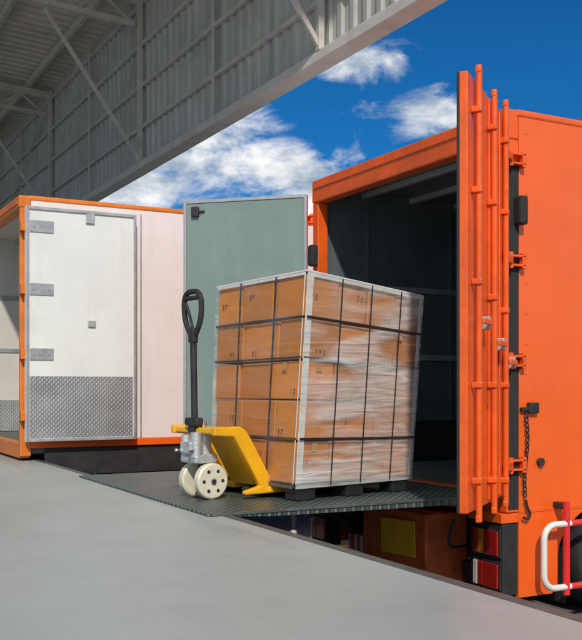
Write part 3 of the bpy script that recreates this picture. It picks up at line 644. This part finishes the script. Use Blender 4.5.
for sg in (-1,1):
    lathe('ear',[(-.01,0),(-.008,.022),(.008,.024),(.012,0)],Pp(.076*sg,.015,1.60),tuple(sd*sg),'skin',pe,14)
    lathe('eye',[(-.006,0),(-.003,.010),(.004,.009),(.006,0)],Pp(.030*sg,.103,1.617),tuple(face),'label',pe,14)
    lathe('iris',[(0,0),(.0,.0055),(.003,.005),(.0035,0)],Pp(.030*sg,.1085,1.617),tuple(face),'hair',pe,12)
    vs=[];fs=[];K=9
    for i in range(K):
        u_=i/(K-1); b=-.085+u_*.275; hw=.038+.014*math.sin(u_*3.0)-.016*(u_>.95)-.006*(u_<.05); h=.105 if u_<.35 else .105-.065*min(1,(u_-.35)/.5)
        for (sx,sz) in ((-1,0.0),(-1.02,.03),(-.8,h*.8),(-.3,h),(.3,h),(.8,h*.8),(1.02,.03),(1,0.0)):
            vs.append(Pp(.115*sg+sx*hw,b,sz+.002))
    for i in range(K-1):
        for j in range(8): fs.append((i*8+j,i*8+(j+1)%8,(i+1)*8+(j+1)%8,(i+1)*8+j))
    fs.append(tuple(range(8))); fs.append(tuple((K-1)*8+j for j in range(8)))
    so=addm('shoe',vs,fs,'shoe',pe,smooth=True); m_=so.modifiers.new('s','SUBSURF'); m_.levels=1;m_.render_levels=2

# ---------------------------------------------------------------- sky
w=bpy.data.worlds.new("World"); scene.world=w; w.use_nodes=True; nt=w.node_tree; L=nt.links.new
bg=nt.nodes['Background']
S=Vector((-.30,-.72,.64)).normalized()
el=math.asin(S.z)
sky=nd(nt,'ShaderNodeTexSky',sky_type='NISHITA'); sky.sun_disc=False; sky.sun_elevation=el
sky.sun_rotation=math.atan2(S.x,S.y)
sky.air_density=1.0; sky.dust_density=.3; sky.ozone_density=3
tint=nd(nt,'ShaderNodeMix',data_type='RGBA',blend_type='MULTIPLY'); tint.inputs['Factor'].default_value=1
tint.inputs['B'].default_value=(.05,.38,.68,1); L(sky.outputs[0],tint.inputs['A'])
tc=nd(nt,'ShaderNodeTexCoord')
def mth(op,a,b=None,c=None,clamp=False):
    n=nd(nt,'ShaderNodeMath',operation=op,use_clamp=clamp)
    for i,x in enumerate((a,b,c)):
        if x is None: continue
        if isinstance(x,(int,float)): n.inputs[i].default_value=x
        else: L(x,n.inputs[i])
    return n.outputs[0]
nz=nd(nt,'ShaderNodeVectorMath',operation='NORMALIZE'); L(tc.outputs['Generated'],nz.inputs[0])
mp=nd(nt,'ShaderNodeMapping'); mp.inputs['Scale'].default_value=(1,1,2.0); L(nz.outputs[0],mp.inputs[0])
blob=None
for az,e,r,st in ((20.5,12.3,7.0,1.0),(27.0,13.2,5.4,1.05),(24.0,15.2,4.6,1.05),(32.6,18.8,3.6,.95),(36.8,15.6,3.6,1.0),(29.5,10.5,5,1.0)):
    d=Vector((math.sin(R(az))*math.cos(R(e)),math.cos(R(az))*math.cos(R(e)),2.0*math.sin(R(e))))
    ds=nd(nt,'ShaderNodeVectorMath',operation='DISTANCE'); L(mp.outputs[0],ds.inputs[0]); ds.inputs[1].default_value=d
    m1=nd(nt,'ShaderNodeMapRange',interpolation_type='SMOOTHSTEP'); m1.inputs['From Min'].default_value=0; m1.inputs['From Max'].default_value=R(r)*1.5; m1.inputs['To Min'].default_value=st; m1.inputs['To Max'].default_value=0
    L(ds.outputs['Value'],m1.inputs[0])
    blob=m1.outputs[0] if blob is None else mth('MAXIMUM',blob,m1.outputs[0])
sp=nd(nt,'ShaderNodeSeparateXYZ'); L(nz.outputs[0],sp.inputs[0])
hi=nd(nt,'ShaderNodeMapRange',interpolation_type='SMOOTHSTEP'); hi.inputs['From Min'].default_value=.45; hi.inputs['From Max'].default_value=.7; hi.inputs['To Max'].default_value=.75; L(sp.outputs['Z'],hi.inputs[0])  # unseen high cloud cover, added for soft white fill light
bh=nd(nt,'ShaderNodeMapRange',interpolation_type='SMOOTHSTEP'); bh.inputs['From Min'].default_value=.3; bh.inputs['From Max'].default_value=-.2; bh.inputs['To Max'].default_value=.75; L(sp.outputs['Y'],bh.inputs[0])  # extra clouds behind the camera, out of view, added for the same fill
cover=mth('MAXIMUM',blob,mth('MAXIMUM',hi.outputs[0],bh.outputs[0]))
n1=nd(nt,'ShaderNodeTexNoise'); n1.inputs['Scale'].default_value=12; n1.inputs['Detail'].default_value=7; n1.inputs['Roughness'].default_value=.65; n1.inputs['Distortion'].default_value=.5; L(mp.outputs[0],n1.inputs['Vector'])
den=mth('ADD',mth('MULTIPLY',n1.outputs['Fac'],1.6),mth('MULTIPLY',cover,.66))
dm=nd(nt,'ShaderNodeMapRange',interpolation_type='SMOOTHSTEP'); dm.inputs['From Min'].default_value=1.02; dm.inputs['From Max'].default_value=1.50; L(den,dm.inputs[0])
n2=nd(nt,'ShaderNodeTexNoise'); n2.inputs['Scale'].default_value=17; n2.inputs['Detail'].default_value=4; n2.inputs['Roughness'].default_value=.6; L(mp.outputs[0],n2.inputs['Vector'])
cr=nd(nt,'ShaderNodeValToRGB'); e0=cr.color_ramp.elements; e0[0].position=.42; e0[0].color=(1,1,1,1); e0[1].position=.66; e0[1].color=(.38,.47,.58,1); L(n2.outputs['Fac'],cr.inputs[0])
cs=nd(nt,'ShaderNodeMix',data_type='RGBA',blend_type='MULTIPLY'); cs.inputs['Factor'].default_value=1; cs.inputs['B'].default_value=(8.6,8.6,8.6,1); L(cr.outputs[0],cs.inputs['A'])
mx=nd(nt,'ShaderNodeMix',data_type='RGBA'); L(dm.outputs[0],mx.inputs['Factor']); L(tint.outputs['Result'],mx.inputs['A']); L(cs.outputs['Result'],mx.inputs['B'])
L(mx.outputs['Result'],bg.inputs['Color']); bg.inputs['Strength'].default_value=.115

sl=bpy.data.lights.new('sun','SUN'); sl.energy=3.1; sl.angle=R(2.0); sl.color=(1,.93,.82)
so=bpy.data.objects.new('sun',sl); COL.objects.link(so); so.rotation_euler=S.to_track_quat('Z','Y').to_euler(); so.location=(-5,-10,20)

# ---------------------------------------------------------------- camera
cd=bpy.data.cameras.new('camera'); co=bpy.data.objects.new('camera',cd); COL.objects.link(co); scene.camera=co
cd.sensor_fit='VERTICAL'; cd.sensor_height=36; cd.lens=951/640*36; cd.shift_y=65/640; cd.clip_end=2000; cd.clip_start=.05
co.location=(0,0,.68); co.rotation_euler=(R(90),0,-math.atan2(.473,.881))
scene.view_settings.view_transform='Standard'; scene.view_settings.look='None'; scene.view_settings.exposure=0
